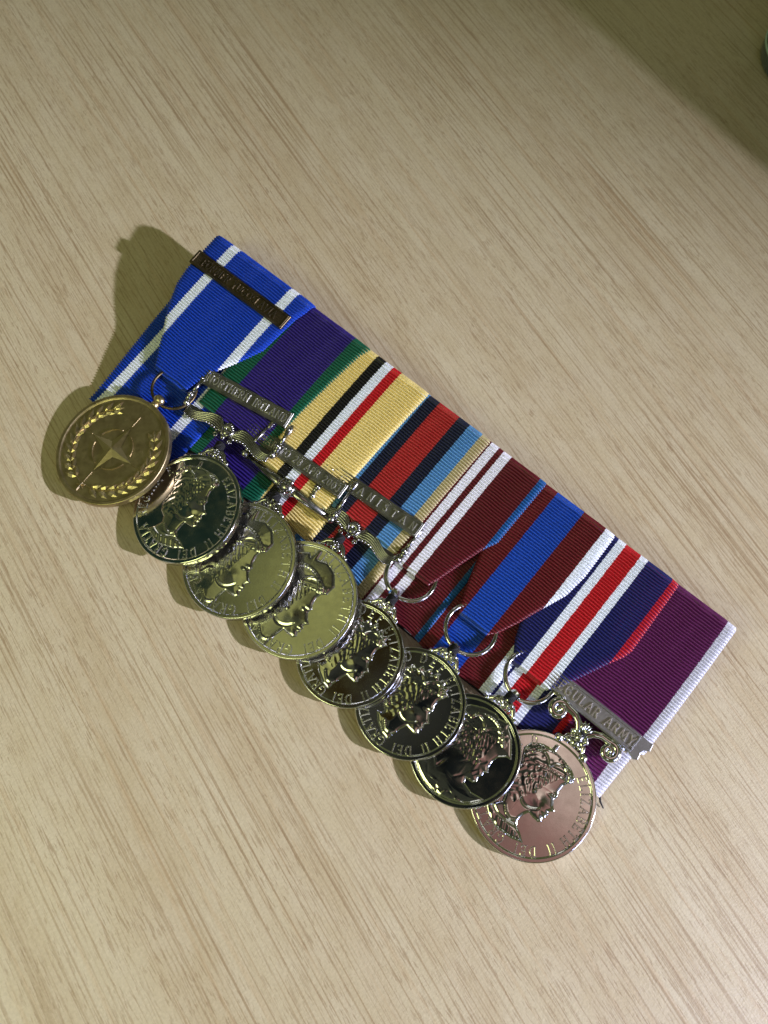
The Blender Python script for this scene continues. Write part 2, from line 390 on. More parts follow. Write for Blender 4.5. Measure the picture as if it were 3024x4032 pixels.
BLUE = srgb(14, 66, 184); WHITE = srgb(236, 242, 248); PURP = srgb(48, 30, 120); GREEN = srgb(8, 92, 66)
SAND = srgb(236, 216, 142); BLACK = srgb(16, 15, 20); RED = srgb(196, 16, 34); NAVY4 = srgb(18, 24, 54); RED4 = srgb(176, 40, 42)
LBLUE = srgb(92, 150, 200); BUFF = srgb(190, 178, 134); MAROON = srgb(98, 16, 30); WHITE5 = srgb(242, 242, 250); EDGE5 = srgb(28, 92, 156)
MAR6 = srgb(104, 18, 28); BLUE6 = srgb(20, 74, 176); NAVY7 = srgb(26, 30, 96); RED7 = srgb(190, 22, 34); PLUM = srgb(94, 22, 80); WHITE8 = srgb(206, 206, 214)
RB = [  # front left/right outlines (v, u), stripes over the whole width, where the front ends, fold, shift of the back ribbon
 dict(l=[(0, .3), (16, .6), (22, 1.6), (30, 5.0), (37, 9.5), (41, 11.6), (47, 15.2)], r=[(0, 42.6), (4, 42), (8, 41), (22, 39.8), (29.5, 36.2), (35.7, 32.6), (42, 30.2), (47, 29)],
      st=[(-4, BLUE), (6.9, WHITE), (10.2, BLUE), (32.4, WHITE), (35.8, BLUE)], u=(-4, 46), end=46, fold=1.0, bl=[(0, .6), (36, 2.6), (67, 5.2)], br=[(0, 42), (67, 42)], bs=0.4),
 dict(l=[(0, 34), (50, 34)], r=[(0, 66), (4, 64.6), (15, 63.6), (30, 62.4), (50, 61.6)],
      st=[(34, GREEN), (40.7, PURP), (59.3, GREEN)], u=(34, 66.2), end=45.5, fold=0.8, bl=[(0, 36), (62, 38)], br=[(0, 66), (45, 69), (62, 70.2)], bs=4.6),
 dict(l=[(0, 57.7), (50, 57.5)], r=[(0, 89.7), (33, 88.9), (50, 88.6)],
      st=[(57.7, SAND), (68.8, BLACK), (72.0, WHITE), (75.1, RED), (78.3, SAND)], u=(57.7, 89.8), end=47.5, fold=0.8, bl=[(0, 57.7), (62, 58.5)], br=[(0, 89.7), (62, 91)], bs=1.4),
 dict(l=[(0, 82), (50, 82)], r=[(0, 114.1), (28, 113.8), (50, 113.6)],
      st=[(82, BUFF), (85.4, LBLUE), (89.9, NAVY4), (93.8, RED4), (101.5, NAVY4), (105.7, LBLUE), (110.5, BUFF)], u=(82, 114.4), end=44.5, fold=0.8, bl=[(0, 82), (62, 82)], br=[(0, 114.2), (62, 114.2)], bs=0.2),
 dict(l=[(0, 103.4), (22, 103.5), (35, 107), (45, 113)], r=[(0, 135.5), (24, 135.2), (28, 133.2), (35, 131.0), (43.5, 128.4), (46, 127.4)],
      st=[(100, EDGE5), (103.4, MAROON), (114.4, WHITE5), (117.2, MAROON), (119.0, WHITE5), (122.0, MAROON), (133.0, EDGE5)], u=(100, 136), end=45.2, fold=0.9, bl=[(0, 103.4), (62, 103.6)], br=[(0, 135.5), (62, 135.5)], bs=0.4),
 dict(l=[(0, 129), (20, 129), (29.8, 133), (38, 135.4), (45.6, 138.2), (47, 139.4)], r=[(0, 161.1), (16, 161.4), (23.6, 160.5), (31.3, 157.4), (38.7, 154.5), (44.8, 151.6), (46.5, 149.8)],
      st=[(128, WHITE), (132.2, MAR6), (139.6, BLUE6), (149.5, MAR6), (157.4, WHITE)], u=(128, 162), end=45.5, fold=1.0, bl=[(0, 129), (62, 129)], br=[(0, 161.1), (62, 161)], bs=0.0),
 dict(l=[(0, 151.5), (22, 151.5), (38, 154.8), (43, 156.8), (49, 160.6)], r=[(0, 184), (24.7, 184.6), (27.6, 183.8), (32.3, 181.3), (40.9, 177.2), (45.2, 175.2), (48.5, 172.4)],
      st=[(151, RED7), (154, NAVY7), (162.3, WHITE), (165.0, RED7), (170.3, WHITE), (172.9, NAVY7), (181.6, RED7)], u=(151, 185), end=47, fold=0.9, bl=[(0, 151.5), (62, 151.5)], br=[(0, 184), (62, 183.2)], bs=-0.6),
 dict(l=[(0, 169.2), (50, 169.2)], r=[(0, 204.4), (50, 204.5)],
      st=[(169.2, WHITE8), (172.4, PLUM), (201.1, WHITE8)], u=(169.2, 204.6), end=44.5, fold=0.8, bl=[(0, 169.2), (62, 168.4)], br=[(0, 204.2), (62, 202.2)], bs=-2.6),
]
BEND = [67, 60.0, 58, 61, 61, 61.0, 60.5, 61.5]

# ------------------------------------------------------------------ lettering: strokes in a unit-height box
def arc(cx, cy, rx, ry, a0, a1, n=7):
    return [(cx+rx*math.cos(R_(a)), cy+ry*math.sin(R_(a))) for a in np.linspace(a0, a1, n)]
def sf(x, y, l=.075): return [(x-l, y), (x+l, y)]
G = {
 'A': (.78, [[(.08, 0), (.39, 1), (.70, 0)], [(.2, .36), (.58, .36)], sf(.08, 0, .09), sf(.70, 0, .09)]),
 'B': (.62, [[(.12, 0), (.12, 1), (.34, 1)]+arc(.34, .76, .2, .24, 90, -90)+[(.12, .52)], [(.34, .52)]+arc(.34, .26, .24, .26, 90, -90)+[(.12, 0)]]),
 'C': (.72, [arc(.42, .5, .34, .5, 50, 310, 12)]),
 'D': (.74, [[(.12, 0), (.12, 1), (.3, 1)]+arc(.3, .5, .36, .5, 90, -90, 9)+[(.12, 0)]]),
 'E': (.58, [[(.52, .88), (.5, 1), (.12, 1), (.12, 0), (.52, 0), (.54, .14)], [(.12, .52), (.42, .52)], sf(.12, 0), sf(.12, 1)]),
 'F': (.56, [[(.52, .86), (.5, 1), (.12, 1), (.12, 0)], [(.12, .52), (.42, .52)], sf(.12, 0)]),
 'G': (.78, [arc(.42, .5, .34, .5, 50, 330, 12)+[(.72, .42), (.5, .42)]]),
 'H': (.78, [[(.14, 0), (.14, 1)], [(.64, 0), (.64, 1)], [(.14, .5), (.64, .5)], sf(.14, 0), sf(.14, 1), sf(.64, 0), sf(.64, 1)]),
 'I': (.30, [[(.15, 0), (.15, 1)], sf(.15, 0), sf(.15, 1)]),
 'L': (.56, [[(.12, 1), (.12, 0), (.5, 0), (.53, .16)], sf(.12, 1)]),
 'M': (.92, [[(.1, 0), (.18, 1), (.46, .2), (.74, 1), (.82, 0)], sf(.1, 0, .08), sf(.82, 0, .08)]),
 'N': (.8, [[(.14, 0), (.14, 1), (.66, 0), (.66, 1)], sf(.14, 0, .08), sf(.66, 1, .08)]),
 'O': (.8, [arc(.4, .5, .33, .5, 0, 360, 15)]),
 'P': (.6, [[(.12, 0), (.12, 1), (.34, 1)]+arc(.34, .75, .22, .25, 90, -90)+[(.12, .5)], sf(.12, 0)]),
 'R': (.68, [[(.12, 0), (.12, 1), (.34, 1)]+arc(.34, .75, .2, .25, 90, -90)+[(.12, .5)], [(.32, .5), (.62, 0)], sf(.12, 0)]),
 'S': (.56, [arc(.28, .75, .2, .25, 40, 250, 8)+arc(.28, .26, .22, .26, 80, -150, 8)]),
 'T': (.68, [[(.06, .86), (.07, 1), (.61, 1), (.62, .86)], [(.34, 1), (.34, 0)], sf(.34, 0)]),
 'U': (.76, [[(.12, 1), (.12, .32)]+arc(.38, .32, .26, .32, 180, 360, 8)+[(.64, 1)]]),
 'V': (.76, [[(.06, 1), (.38, 0), (.7, 1)], sf(.06, 1, .08), sf(.7, 1, .08)]),
 'Y': (.7, [[(.06, 1), (.35, .5), (.64, 1)], [(.35, .5), (.35, 0)], sf(.35, 0)]),
 'Z': (.64, [[(.08, .86), (.1, 1), (.56, 1), (.08, 0), (.54, 0), (.57, .15)]]),
 '0': (.62, [arc(.31, .5, .24, .5, 0, 360, 13)]), '1': (.34, [[(.05, .8), (.18, 1), (.18, 0)]]),
 '2': (.58, [arc(.28, .72, .22, .28, 160, -30, 8)+[(.06, 0), (.52, 0)]]), '3': (.56, [arc(.26, .75, .2, .25, 150, -80, 7)+arc(.26, .27, .24, .27, 80, -150, 8)]),
 '8': (.58, [arc(.29, .76, .19, .24, 0, 360, 11), arc(.29, .27, .23, .27, 0, 360, 11)]),
 '9': (.58, [arc(.29, .7, .21, .3, 0, 360, 11), [(.5, .7), (.42, .2), (.2, 0)]]),
 '.': (.24, [[(.12, .05), (.12, .1)]]), ' ': (.42, []), ':': (.24, [[(.12, .1), (.12, .15)], [(.12, .65), (.12, .7)]]),
}
def text_width(tx, h, gap): return sum(G[c][0]*h+gap for c in tx)-gap
def strokes(tx, h, gap, x0=0.0, y0=0.0):
    x = x0
    for c in tx:
        w, st = G[c]
        for s in st:
            for p, q in zip(s, s[1:]): yield (x+p[0]*h, y0+p[1]*h), (x+q[0]*h, y0+q[1]*h), x+w*h/2
        x += w*h+gap
def line_text(mb, tx, h, length, cx, y0, z, hh, a):
    base = sum(G[c][0]*h for c in tx); gap = (length-base)/(len(tx)-1)
    for p, q, _ in strokes(tx, h, gap, cx-length/2, y0): mb.ridge(p, q, a, hh, z)
def arc_text(mb, tx, h, r, a0, a1, z, hh, a):
    """letters along a circle, tops outward; a0..a1 clockwise degrees from the medal's top"""
    L = math.radians(a1-a0)*r; base = sum(G[c][0]*h for c in tx); gap = (L-base)/max(len(tx)-1, 1)
    x = 0
    for c in tx:
        w, st = G[c]; th = R_(a0)+(x+w*h/2)/r
        ct, s_ = math.cos(th), math.sin(th)
        def T(p):
            X = (p[0]-w/2)*h; Y = r+(p[1]-0.5)*h
            return (X*ct+Y*s_, -X*s_+Y*ct)
        for s in st:
            for p, q in zip(s, s[1:]): mb.ridge(T(p), T(q), a, hh, z)
        x += w*h+gap

# ------------------------------------------------------------------ portraits in relief: a height field over the field of the disc
def sdf(poly, X, Y):
    P = np.stack([X.ravel(), Y.ravel()], 1); d = np.full(len(P), 1e9); ins = np.zeros(len(P), bool)
    n = len(poly)
    for i in range(n):
        a = np.array(poly[i]); c = np.array(poly[(i+1) % n]); e = c-a; w = P-a
        t = np.clip((w@e)/(e@e+1e-12), 0, 1); d = np.minimum(d, np.hypot(*(w-t[:, None]*e).T))
        cond = ((a[1] <= P[:, 1]) & (c[1] > P[:, 1])) | ((c[1] <= P[:, 1]) & (a[1] > P[:, 1]))
        xi = a[0]+(P[:, 1]-a[1])*e[0]/(e[1] if abs(e[1]) > 1e-9 else 1e-9)
        ins ^= cond & (P[:, 0] < xi)
    return np.where(ins, d, -d).reshape(X.shape)
FACE = [(.31, .50), (.275, .42), (.28, .32), (.315, .24), (.295, .17), (.35, .09), (.41, .035), (.365, -.005), (.345, -.035), (.375, -.07), (.352, -.10), (.365, -.13), (.33, -.16), (.355, -.21), (.31, -.26), (.22, -.255), (.125, -.24)]
BUST = [(.085, -.32), (.06, -.42), (.10, -.50), (.24, -.58), (.34, -.65), (.15, -.72), (-.1, -.75), (-.3, -.70), (-.49, -.57), (-.38, -.48), (-.30, -.38)]
NECK = [(.085, -.34), (.04, -.48), (.02, -.62), (-.12, -.60), (-.30, -.50), (-.44, -.36), (-.36, -.34)]
HAIR = [(-.33, -.28), (-.43, -.20), (-.48, -.08), (-.46, .05), (-.43, .18), (-.45, .28)]
CROWN = [(-.50, .36), (-.56, .48), (-.51, .62), (-.36, .72), (-.21, .755), (-.2, .86), (-.14, .86), (-.13, .755), (.05, .74), (.22, .71), (.35, .64), (.36, .56)]
TALL = [(-.46, .34), (-.50, .46), (-.52, .64), (-.42, .84), (-.22, .95), (-.17, .90), (-.12, 1.06), (-.06, 1.06), (-.05, .92), (.12, .96), (.30, .88), (.42, .70), (.38, .54)]
DIAD = [(-.50, .36), (-.53, .50), (-.44, .66), (-.36, .62), (-.30, .74), (-.22, .68), (-.15, .80), (-.08, .70), (0, .82), (.07, .70), (.16, .80), (.20, .68), (.30, .74), (.30, .62), (.38, .60)]
ROBE = [(.62, .40), (.52, .30), (.49, .18), (.50, .06), (.56, -.02), (.50, -.07), (.51, -.12), (.48, -.2), (.51, -.27), (.46, -.33), (.33, -.35), (.36, -.42), (.55, -.46), (.80, -.40)]+\
       [(.90*math.cos(R_(a)), .90*math.sin(R_(a))) for a in range(-30, -190, -12)]+[(-.78, .08), (-.62, .28), (-.60, .50), (-.44, .68), (-.22, .80), (.0, .86), (.1, .83), (.3, .88), (.34, .80), (.5, .70), (.62, .55), (.72, .42)]
KINDS_ = {  # face, lower, top outlines with scale and shift
 'crowned': (FACE+BUST+HAIR+CROWN, 1.0, 0.0, 0.0), 'tall': (FACE+NECK+HAIR+TALL, 1.10, -0.05, -0.28),
 'diadem': (FACE+NECK+HAIR+DIAD, 1.04, 0.08, -0.10), 'robed': (ROBE, 1.0, 0, 0)}
def effigy(R, style, seed, z0):
    poly, s, ox, oy = KINDS_[style]; poly = [(x*s+ox, y*s+oy) for x, y in poly]
    st = 0.15/R; g = np.arange(-.95, .951, st); X, Y = np.meshgrid(g, g)
    d = sdf(poly, X, Y)
    x, y = (X-ox)/s, (Y-oy)/s
    if style == 'robed': x, y = x-.12, y-.0
    k = np.clip(d/.055, 0, 1); h = 0.36*np.sqrt(1-(1-k)**2)+0.34*np.sin(np.clip(d/.42, 0, 1)*np.pi/2)
    ga = lambda cx, cy, r, a, ry=None: a*np.exp(-((x-cx)/r)**2-((y-cy)/(ry or r))**2)
    rg = np.random.default_rng(seed)
    top = y > .5 if style != 'robed' else y > .45
    # hair: curls
    hair = (x < -.04+.42*y) & (y > -.26-.3*(x+.2)) & (y < .52) if style != 'robed' else (x < .2) & (y > -.1) & (y < .5)
    hm = np.clip((hair*1.0), 0, 1)
    H = np.zeros_like(h)
    for _ in range(46):
        cx, cy = rg.uniform(-.5, .25), rg.uniform(-.28, .52); rr = np.hypot(x-cx, (y-cy))
        H += 0.030*np.cos(rr*rg.uniform(42, 60)+np.arctan2(y-cy, x-cx)*rg.choice([-1, 1]))*np.exp(-(rr/.10)**2)
    H += 0.022*np.sin(52*(y+.25*np.sin(7*x))+8*x)
    h += hm*H*(d > .02)
    # crown or diadem: band, arches, beads
    cb = y > .36+.30*x*0
    C = 0.10*np.exp(-((y-.50-.10*np.sin(3*(x+.1)))/.03)**2)*(x < .36)
    for (ax, ay, ra) in ((-.28, .42, .20), (.12, .45, .20), (-.08, .40, .34)):
        rr = np.hypot(x-ax, y-ay); C += 0.16*np.exp(-((rr-ra)/.018)**2)*(y > .5)
    for _ in range(34):
        cx, cy = rg.uniform(-.52, .38), rg.uniform(.50, .74); C += ga(cx, cy, rg.uniform(.02, .035), rg.uniform(-.05, .08))
    for t in np.linspace(0, 1, 26):
        cx = -.52+.88*t; cy = .50+.10*math.sin(3*(cx+.1)); C += ga(cx, cy-.055, .017, .10)
        cx, cy = -.08+.43*math.cos(math.pi*(1-t)), .40+.34*math.sin(math.pi*(1-t)); C += ga(cx, max(cy, .5), .017, .11)
    h += C*(d > .0)*(y > .40)
    if style == 'robed':
        D = np.zeros_like(h)
        for _ in range(70):
            cx, cy = rg.uniform(-1, .7), rg.uniform(-1, .1); a = rg.uniform(0, math.pi); q = (x-cx)*math.cos(a)+(y-cy)*math.sin(a); p = -(x-cx)*math.sin(a)+(y-cy)*math.cos(a)
            D += rg.uniform(-.09, .10)*np.exp(-(q/.02)**2-(p/.10)**2)
        h += D*(y < .12)*(d > .02)
        h += ga(.12, .08, .07, .22)+ga(.12, .08, .03, -.2)
    else:
        # features of the face, neck, jewels and dress
        h += ga(.205, .175, .040, .14, .022)+ga(.255, .235, .05, .10, .02)-ga(.235, .20, .03, .10, .018)+ga(.12, -.0, .10, .16)-ga(.30, -.10, .035, .08, .012)+ga(.25, -.19, .05, .08)
        h -= 0.16*np.exp(-((y+.20-.75*(x-.02)**2*4)/.022)**2)*(x > -.12)*(x < .22)
        h += ga(-.02, .06, .03, .16)
        for t in np.linspace(0, 1, 12): h += ga(-.22+.30*t, -.40-.10*math.sin(math.pi*t), .018, .16)
        if style == 'crowned':
            h -= 0.22*np.exp(-((y+.52+.35*(x+.1)-.1*np.sin(6*x))/.02)**2)*(x < .2)*(y < -.40)
            h += 0.05*np.sin(60*(x+.5*y))*(y < -.60)
    h = np.where(d > 0, h, 0)
    keep = d > -st*0.8
    keep &= X**2+Y**2 < (.935)**2
    idx = -np.ones(X.shape, int); idx[keep] = np.arange(keep.sum())
    V = np.stack([X[keep]*R, Y[keep]*R, z0-0.03+h[keep]*0.050*R], 1)
    a, b_, c_, e_ = idx[:-1, :-1], idx[:-1, 1:], idx[1:, 1:], idx[1:, :-1]
    ok = (a >= 0) & (b_ >= 0) & (c_ >= 0) & (e_ >= 0)
    return V, np.stack([a[ok], b_[ok], c_[ok], e_[ok]], 1)

# ------------------------------------------------------------------ discs
TH, FLD = 2.5, -0.42
def disc_mb(R, n=144):
    prof = [(0.0, FLD), (R*.5, FLD), (R-1.62, FLD), (R-1.50, FLD), (R-1.2, -.06), (R-1.1, 0), (R-1.0, 0), (R-.36, 0), (R-.28, 0), (R-.04, -.16), (R, -.3), (R, -.5), (R, -TH+.35), (R-.15, -TH+.05), (R-.5, -TH), (0, -TH)]
    mb = MB(); V = []; a = np.linspace(0, 2*np.pi, n, endpoint=False)
    for r, z in prof: V += [(max(r, 1e-4)*math.cos(t), max(r, 1e-4)*math.sin(t), z) for t in a]
    Fc = [(i*n+j, (i+1)*n+j, (i+1)*n+(j+1) % n, i*n+(j+1) % n) for i in range(len(prof)-1) for j in range(n)]
    mb.add(V, Fc); return mb
#        u      v     r(deg)  su    sv    R
DISCS = [(25.6, 75.9, 0.0, .17, .13, 18.5), (56.4, 75.3, -13, .26, .17, 17.6), (79.1, 77.0, -9, .21, .18, 17.9), (100.3, 74.5, -4.5, .17, .16, 17.8),
         (121.9, 76.6, -.5, .14, .10, 15.9), (144.3, 76.4, 1.5, .14, .10, 16.0), (164.4, 76.6, 4.0, .14, .11, 15.8), (186.6, 73.9, 2.5, .04, .08, 17.8)]
def disc_frames():
    out = [None]*8; gx = np.linspace(-1, 1, 61); GX, GY = np.meshgrid(gx, gx); inn = GX**2+GY**2 <= 1
    for i in range(7, -1, -1):
        u, v, r, su, sv, R = DISCS[i]; f = FR(u, v, 0, r, su, sv)
        pts = f(np.stack([GX[inn]*R, GY[inn]*R, np.full(inn.sum(), -TH)], 1))
        need = max(0.03-pts[:, 2].min(), -9)
        if out[i+1 if i < 7 else i] is not None:
            g = out[i+1]; R2 = DISCS[i+1][5]
            # height of the next disc's upper face under each point
            n = g.N; o = g.o
            ztop = o[2]-((pts[:, 0]-o[0])*n[0]+(pts[:, 1]-o[1])*n[1])/n[2]
            q = np.hypot(pts[:, 0]-o[0], pts[:, 1]-o[1]) < R2*0.995
            if q.any(): need = max(need, (ztop-pts[:, 2])[q].max()+.05)
        f.o = f.o+np.array([0, 0, need]); out[i] = f
    return out
DF = disc_frames()
VIEW = []
for i, f in enumerate(DF):
    c = f.o; d = c-CC; d /= np.linalg.norm(d); r = d-2*(d@f.N)*f.N; VIEW.append(r)
    print('disc', i+1, 'z', round(float(f.o[2]), 1), 'reflects', np.round(r, 2), 'normal', np.round(f.N, 2))

LEG = {'a': [('ELIZABETH', 29, 107), ('II', 115.5, 124), ('DEI', 137, 160), ('GRATIA', 174, 228), ('REGINA', 240, 292), ('F.', 303, 310), ('D.', 320, 328)],
       'b': [('ELIZABETH', -4, 84), ('II', 92, 101), ('DEI', 115, 138), ('GRATIA', 151, 207), ('REGINA', 219, 268), ('FID', 278, 296), ('DEF', 306, 328)],
       'c': [('ELIZABETH', 18, 107), ('II', 116, 125), ('DEI', 138, 162), ('GRATIA', 174, 228), ('REGINA', 240, 288), ('FID', 302, 322), ('DEF', 334, 367)]}
def claw(R, style):
    mb = MB(); y = R
    w = 4.9 if style != 'big' else 4.2
    for s in (-1, 1):
        mb.tube([(s*.3, y+2.0, -.9), (s*1.6, y+2.3, -.5), (s*2.9, y+1.5, -.4), (s*(w-.9), y+.1, -.5), (s*w, y-.5, -.7)], [.9, .85, .75, .6, .5], 8)
        mb.ball((s*(w+.1), y-.55, -.55), .75 if style != 'big' else 1.5, 10, 6)
        mb.ball((s*1.9, y+.6, -.1), .75, 8, 5); mb.ball((s*3.1, y+.1, -.1), .5, 8, 5)
        if style == 'big': mb.ball((s*2.3, y+3.4, -.3), 1.05, 10, 6)
        if style == 'leaf': mb.tube([(s*.2, y+.3, .1), (s*1.4, y+1.9, .35), (s*2.8, y+2.6, .0)], [.25, .55, .2], 6)
    mb.ball((0, y+1.3, -.4), (1.7, 1.6, 1.0), 12, 6)
    if style == 'rosette':
        for a in range(8): mb.ball((1.15*math.cos(a*math.pi/4), y+1.3+1.15*math.sin(a*math.pi/4), .35), .42, 6, 4)
        mb.ball((0, y+1.3, .55), .5, 8, 5)
    mb.tube([(0, y+1.8, -.7), (0, y+4.6, -.4)], [1.1, .85], 10)
    mb.tube([(-1.0, y-1.6, -3.0), (0, y+.5, -3.2), (0, y+2, -1.4)], .7, 6)
    return mb
def knot(fr, y, parent, z=-.4, big=False, dirn=0):
    mb = MB(); w = 1.25
    for k in range(7 if big else 5):
        a = k/(6 if big else 4)-.5
        pts = [(w*math.cos(t)*1.1, y+a*(3.0 if big else 2.0)+.35*math.sin(t), z+w*math.sin(t)) for t in np.linspace(0, 2*np.pi, 14)]
        mb.tube(pts, .27, 6)
    mb.tube([(-1.0, y-.9, z+1.1), (0.2, y, z+1.55), (1.0, y+1.0, z+1.0)], .3, 6)
    return mb.out('thread_knot', M_THREAD, parent, fr)
def ring(parent, u, v, z, r, mat, wire=.58, sv=0.0, gap=None):
    f = FR(u, v, z, 0, 0.0, sv); mb = MB()
    t = np.linspace(0, 2*np.pi, 73); mb.tube([(r*math.cos(a), r*math.sin(a), 0) for a in t], wire, 10, caps=False)
    return mb.out('ring', mat, parent, f), f

def scroll_suspender(f, W, link, mat, parent):
    """ornate suspender with two ridged wings, a row of beads under each, end knobs and link plates up to the clasp"""
    for s in (-1, 1):
        mb = MB()
        X = np.linspace(0, 1, 26)
        for k in range(6):
            q = k/5; wd = 4.0*(1-.45*X)*(np.clip(X*5, 0.25, 1))
            yc = -.6+2.1*np.sin(np.clip(X*1.15, 0, 1)*np.pi*1.35)*(1-X*.35)+1.6*X**3
            y = yc+(q-.5)*wd
            mb.tube(np.stack([s*(.8+X*(W-1.4)), y, .25*np.sin(X*np.pi)-.3*abs(q-.5)+0*X], 1), [.38, .36, .30, .25], 7)
        mb.prism([(s*x_, y_) for x_, y_ in ([(1.5, -1.6), (W*.5, -.6), (W-.5, .6), (W-.5, 1.8), (W*.5, 1.9), (1.5, 1.6)] if s > 0 else [(1.5, 1.6), (W*.5, 1.9), (W-.5, 1.8), (W-.5, .6), (W*.5, -.6), (1.5, -1.6)])], -.6, -.1)
        mb.out('wing', mat, parent, f)
        mb = MB()
        for k in range(12):
            x = .16+.78*k/11; yc = -.6+2.1*math.sin(min(x*1.15, 1)*math.pi*1.35)*(1-x*.35)+1.6*x**3; wd = 4.0*(1-.45*x)
            mb.ball((s*(.8+x*(W-1.4)), yc-.5*wd-.15, .35), .52-.25*k/11, 8, 5)
        mb.tube([(s*(2.6+.8*math.cos(a)*(1-a/9)), -2.6+.8*math.sin(a)*(1-a/9), .3) for a in np.linspace(0, 7, 20)], .33, 6)
        mb.out('bead_row', mat, parent, f)
        mb = MB(); mb.ball((s*W, 1.2, .2), 1.25, 12, 8); mb.ball((s*W, 1.2, 1.0), .6, 8, 5)
        mb.tube([(s*(W+.2), 2.0, .3), (s*(W+.5), 3.6, .6), (s*(W+.2), 5.0, .6)], [1.1, .8, 1.0], 10)
        mb.ball((s*(W+.3), 4.2, 1.0), (1.15, 1.3, .9), 12, 6); mb.ball((s*(W+.3), 4.2, 1.8), .5, 8, 4)
        mb.tube([(s*(W+.3), 5.0, .5), (s*(W+.1), link-.8, .5)], .62, 8, flat=1.3)
        mb.ball((s*(W+.1), link, .7), (1.0, 2.2, .65), 12, 6); mb.ball((s*(W+.1), link, 1.2), (.45, .6, .5), 8, 4)
        mb.out('end_knob', mat, parent, f)
    mb = MB()
    for k in range(7):
        a = R_(90+(k-3)*22); mb.tube([(0, .2, .4), (1.6*math.cos(a), .4+1.9*math.sin(a), .9), (2.3*math.cos(a), .4+2.9*math.sin(a), .6)], [.35, .55, .25], 6)
    mb.ball((0, -.4, .4), (1.6, 1.3, 1.0), 12, 6)
    for s in (-1, 1): mb.tube([(0, -2.2, .2), (s*1.1, -.9, .7), (s*2.0, .6, .7), (s*1.2, 1.7, .6)], [.4, .6, .5, .25], 8)
    mb.ball((0, -2.2, .2), .9, 10, 6)
    mb.out('palmette', mat, parent, f)

def clasp(parent, f, L, H, text, mat, tmat, th=1.3, texlen=None, cap=None, hatch=False, tips=False):
    mb = MB(); x, y = L/2, H/2
    if tips:
        def end(s):
            pts = [(x-2.6, -y), (x-1.0, -y-.6), (x-.2, -y-.9), (x+.9, -y-.2), (x+.5, -.4*y), (x+.9, 0), (x+2.2, .8), (x+1.8, y), (x+.4, y-.2), (x-2.6, y)]
            return pts
        r_ = end(1); poly = [(-x, -y)]+r_+[(-x, y)]
    else: poly = [(-x, -y), (x, -y), (x, y), (-x, y)]
    mb.prism(poly, -th/2, th/2, .16)
    o = mb.out('clasp', mat, parent, f, smooth=False)
    fr = MB(); b_ = .28; q = x-.75; w = y-.55
    if tips: q = x-2.2
    for p0, p1 in (((-q, -w), (q, -w)), ((q, -w), (q, w)), ((q, w), (-q, w)), ((-q, w), (-q, -w))): fr.ridge(p0, p1, b_, .26, th/2, ext=.5)
    fr.out('border', mat, o, f, smooth=False)
    if hatch:
        hb = MB()
        for side in (-1, 1):
            for k in range(13):
                for d in (1, -1):
                    a0 = side*(x-1.1-(k*.42)); 
                    if d*side > 0 or True: hb.ridge((a0, -w*d), (a0-side*1.1, w*d), .07, .10, th/2)
        for k in range(60):
            a0 = -x+1+k*(L-2)/59
            hb.ridge((a0, w-.05), (a0-.5, w-.75), .06, .10, th/2); hb.ridge((a0, -w+.05), (a0-.5, -w+.75), .06, .10, th/2)
        hb.out('engraved_hatching', mat, o, f, smooth=False)
    tb = MB(); h = cap or H*.52; tl = texlen or L*.86
    line_text(tb, text, h, tl, 0 if not tips else -.6, -h/2, th/2, .32, h*.078)
    tb.out('lettering', tmat, o, f, smooth=False)
    return o

INFO = [
 ('bronze medal with compass star and laurel wreath on blue ribbon with two white stripes', M_BRASS),
 ('dark silver crowned portrait medal on purple and green ribbon, overlapped by the bronze medal', M_SILVER),
 ('silver portrait medal on sand ribbon with black, white and red centre stripes', M_SILVER_WORN),
 ('olive silver portrait medal on red, navy, light blue and buff ribbon', M_SILVER_WORN),
 ('dark shiny portrait medal hung by a ring from maroon ribbon with two white stripes', M_CHROME),
 ('dark shiny portrait medal hung by a ring from maroon ribbon with broad blue centre', M_CHROME),
 ('black mirror medal with robed portrait and no lettering on navy ribbon with red centre', M_CHROME),
 ('pinkish silver portrait medal on plum ribbon with white edges, beneath scrolled REGULAR ARMY bar', M_CHROME)]
STYLE = [None, ('crowned', 'a', 11), ('tall', 'b', 12), ('tall', 'b', 13), ('diadem', 'c', 14), ('diadem', 'c', 15), ('robed', None, 16), ('crowned', 'a', 17)]
GROUP = 'medals mounted side by side in one row'
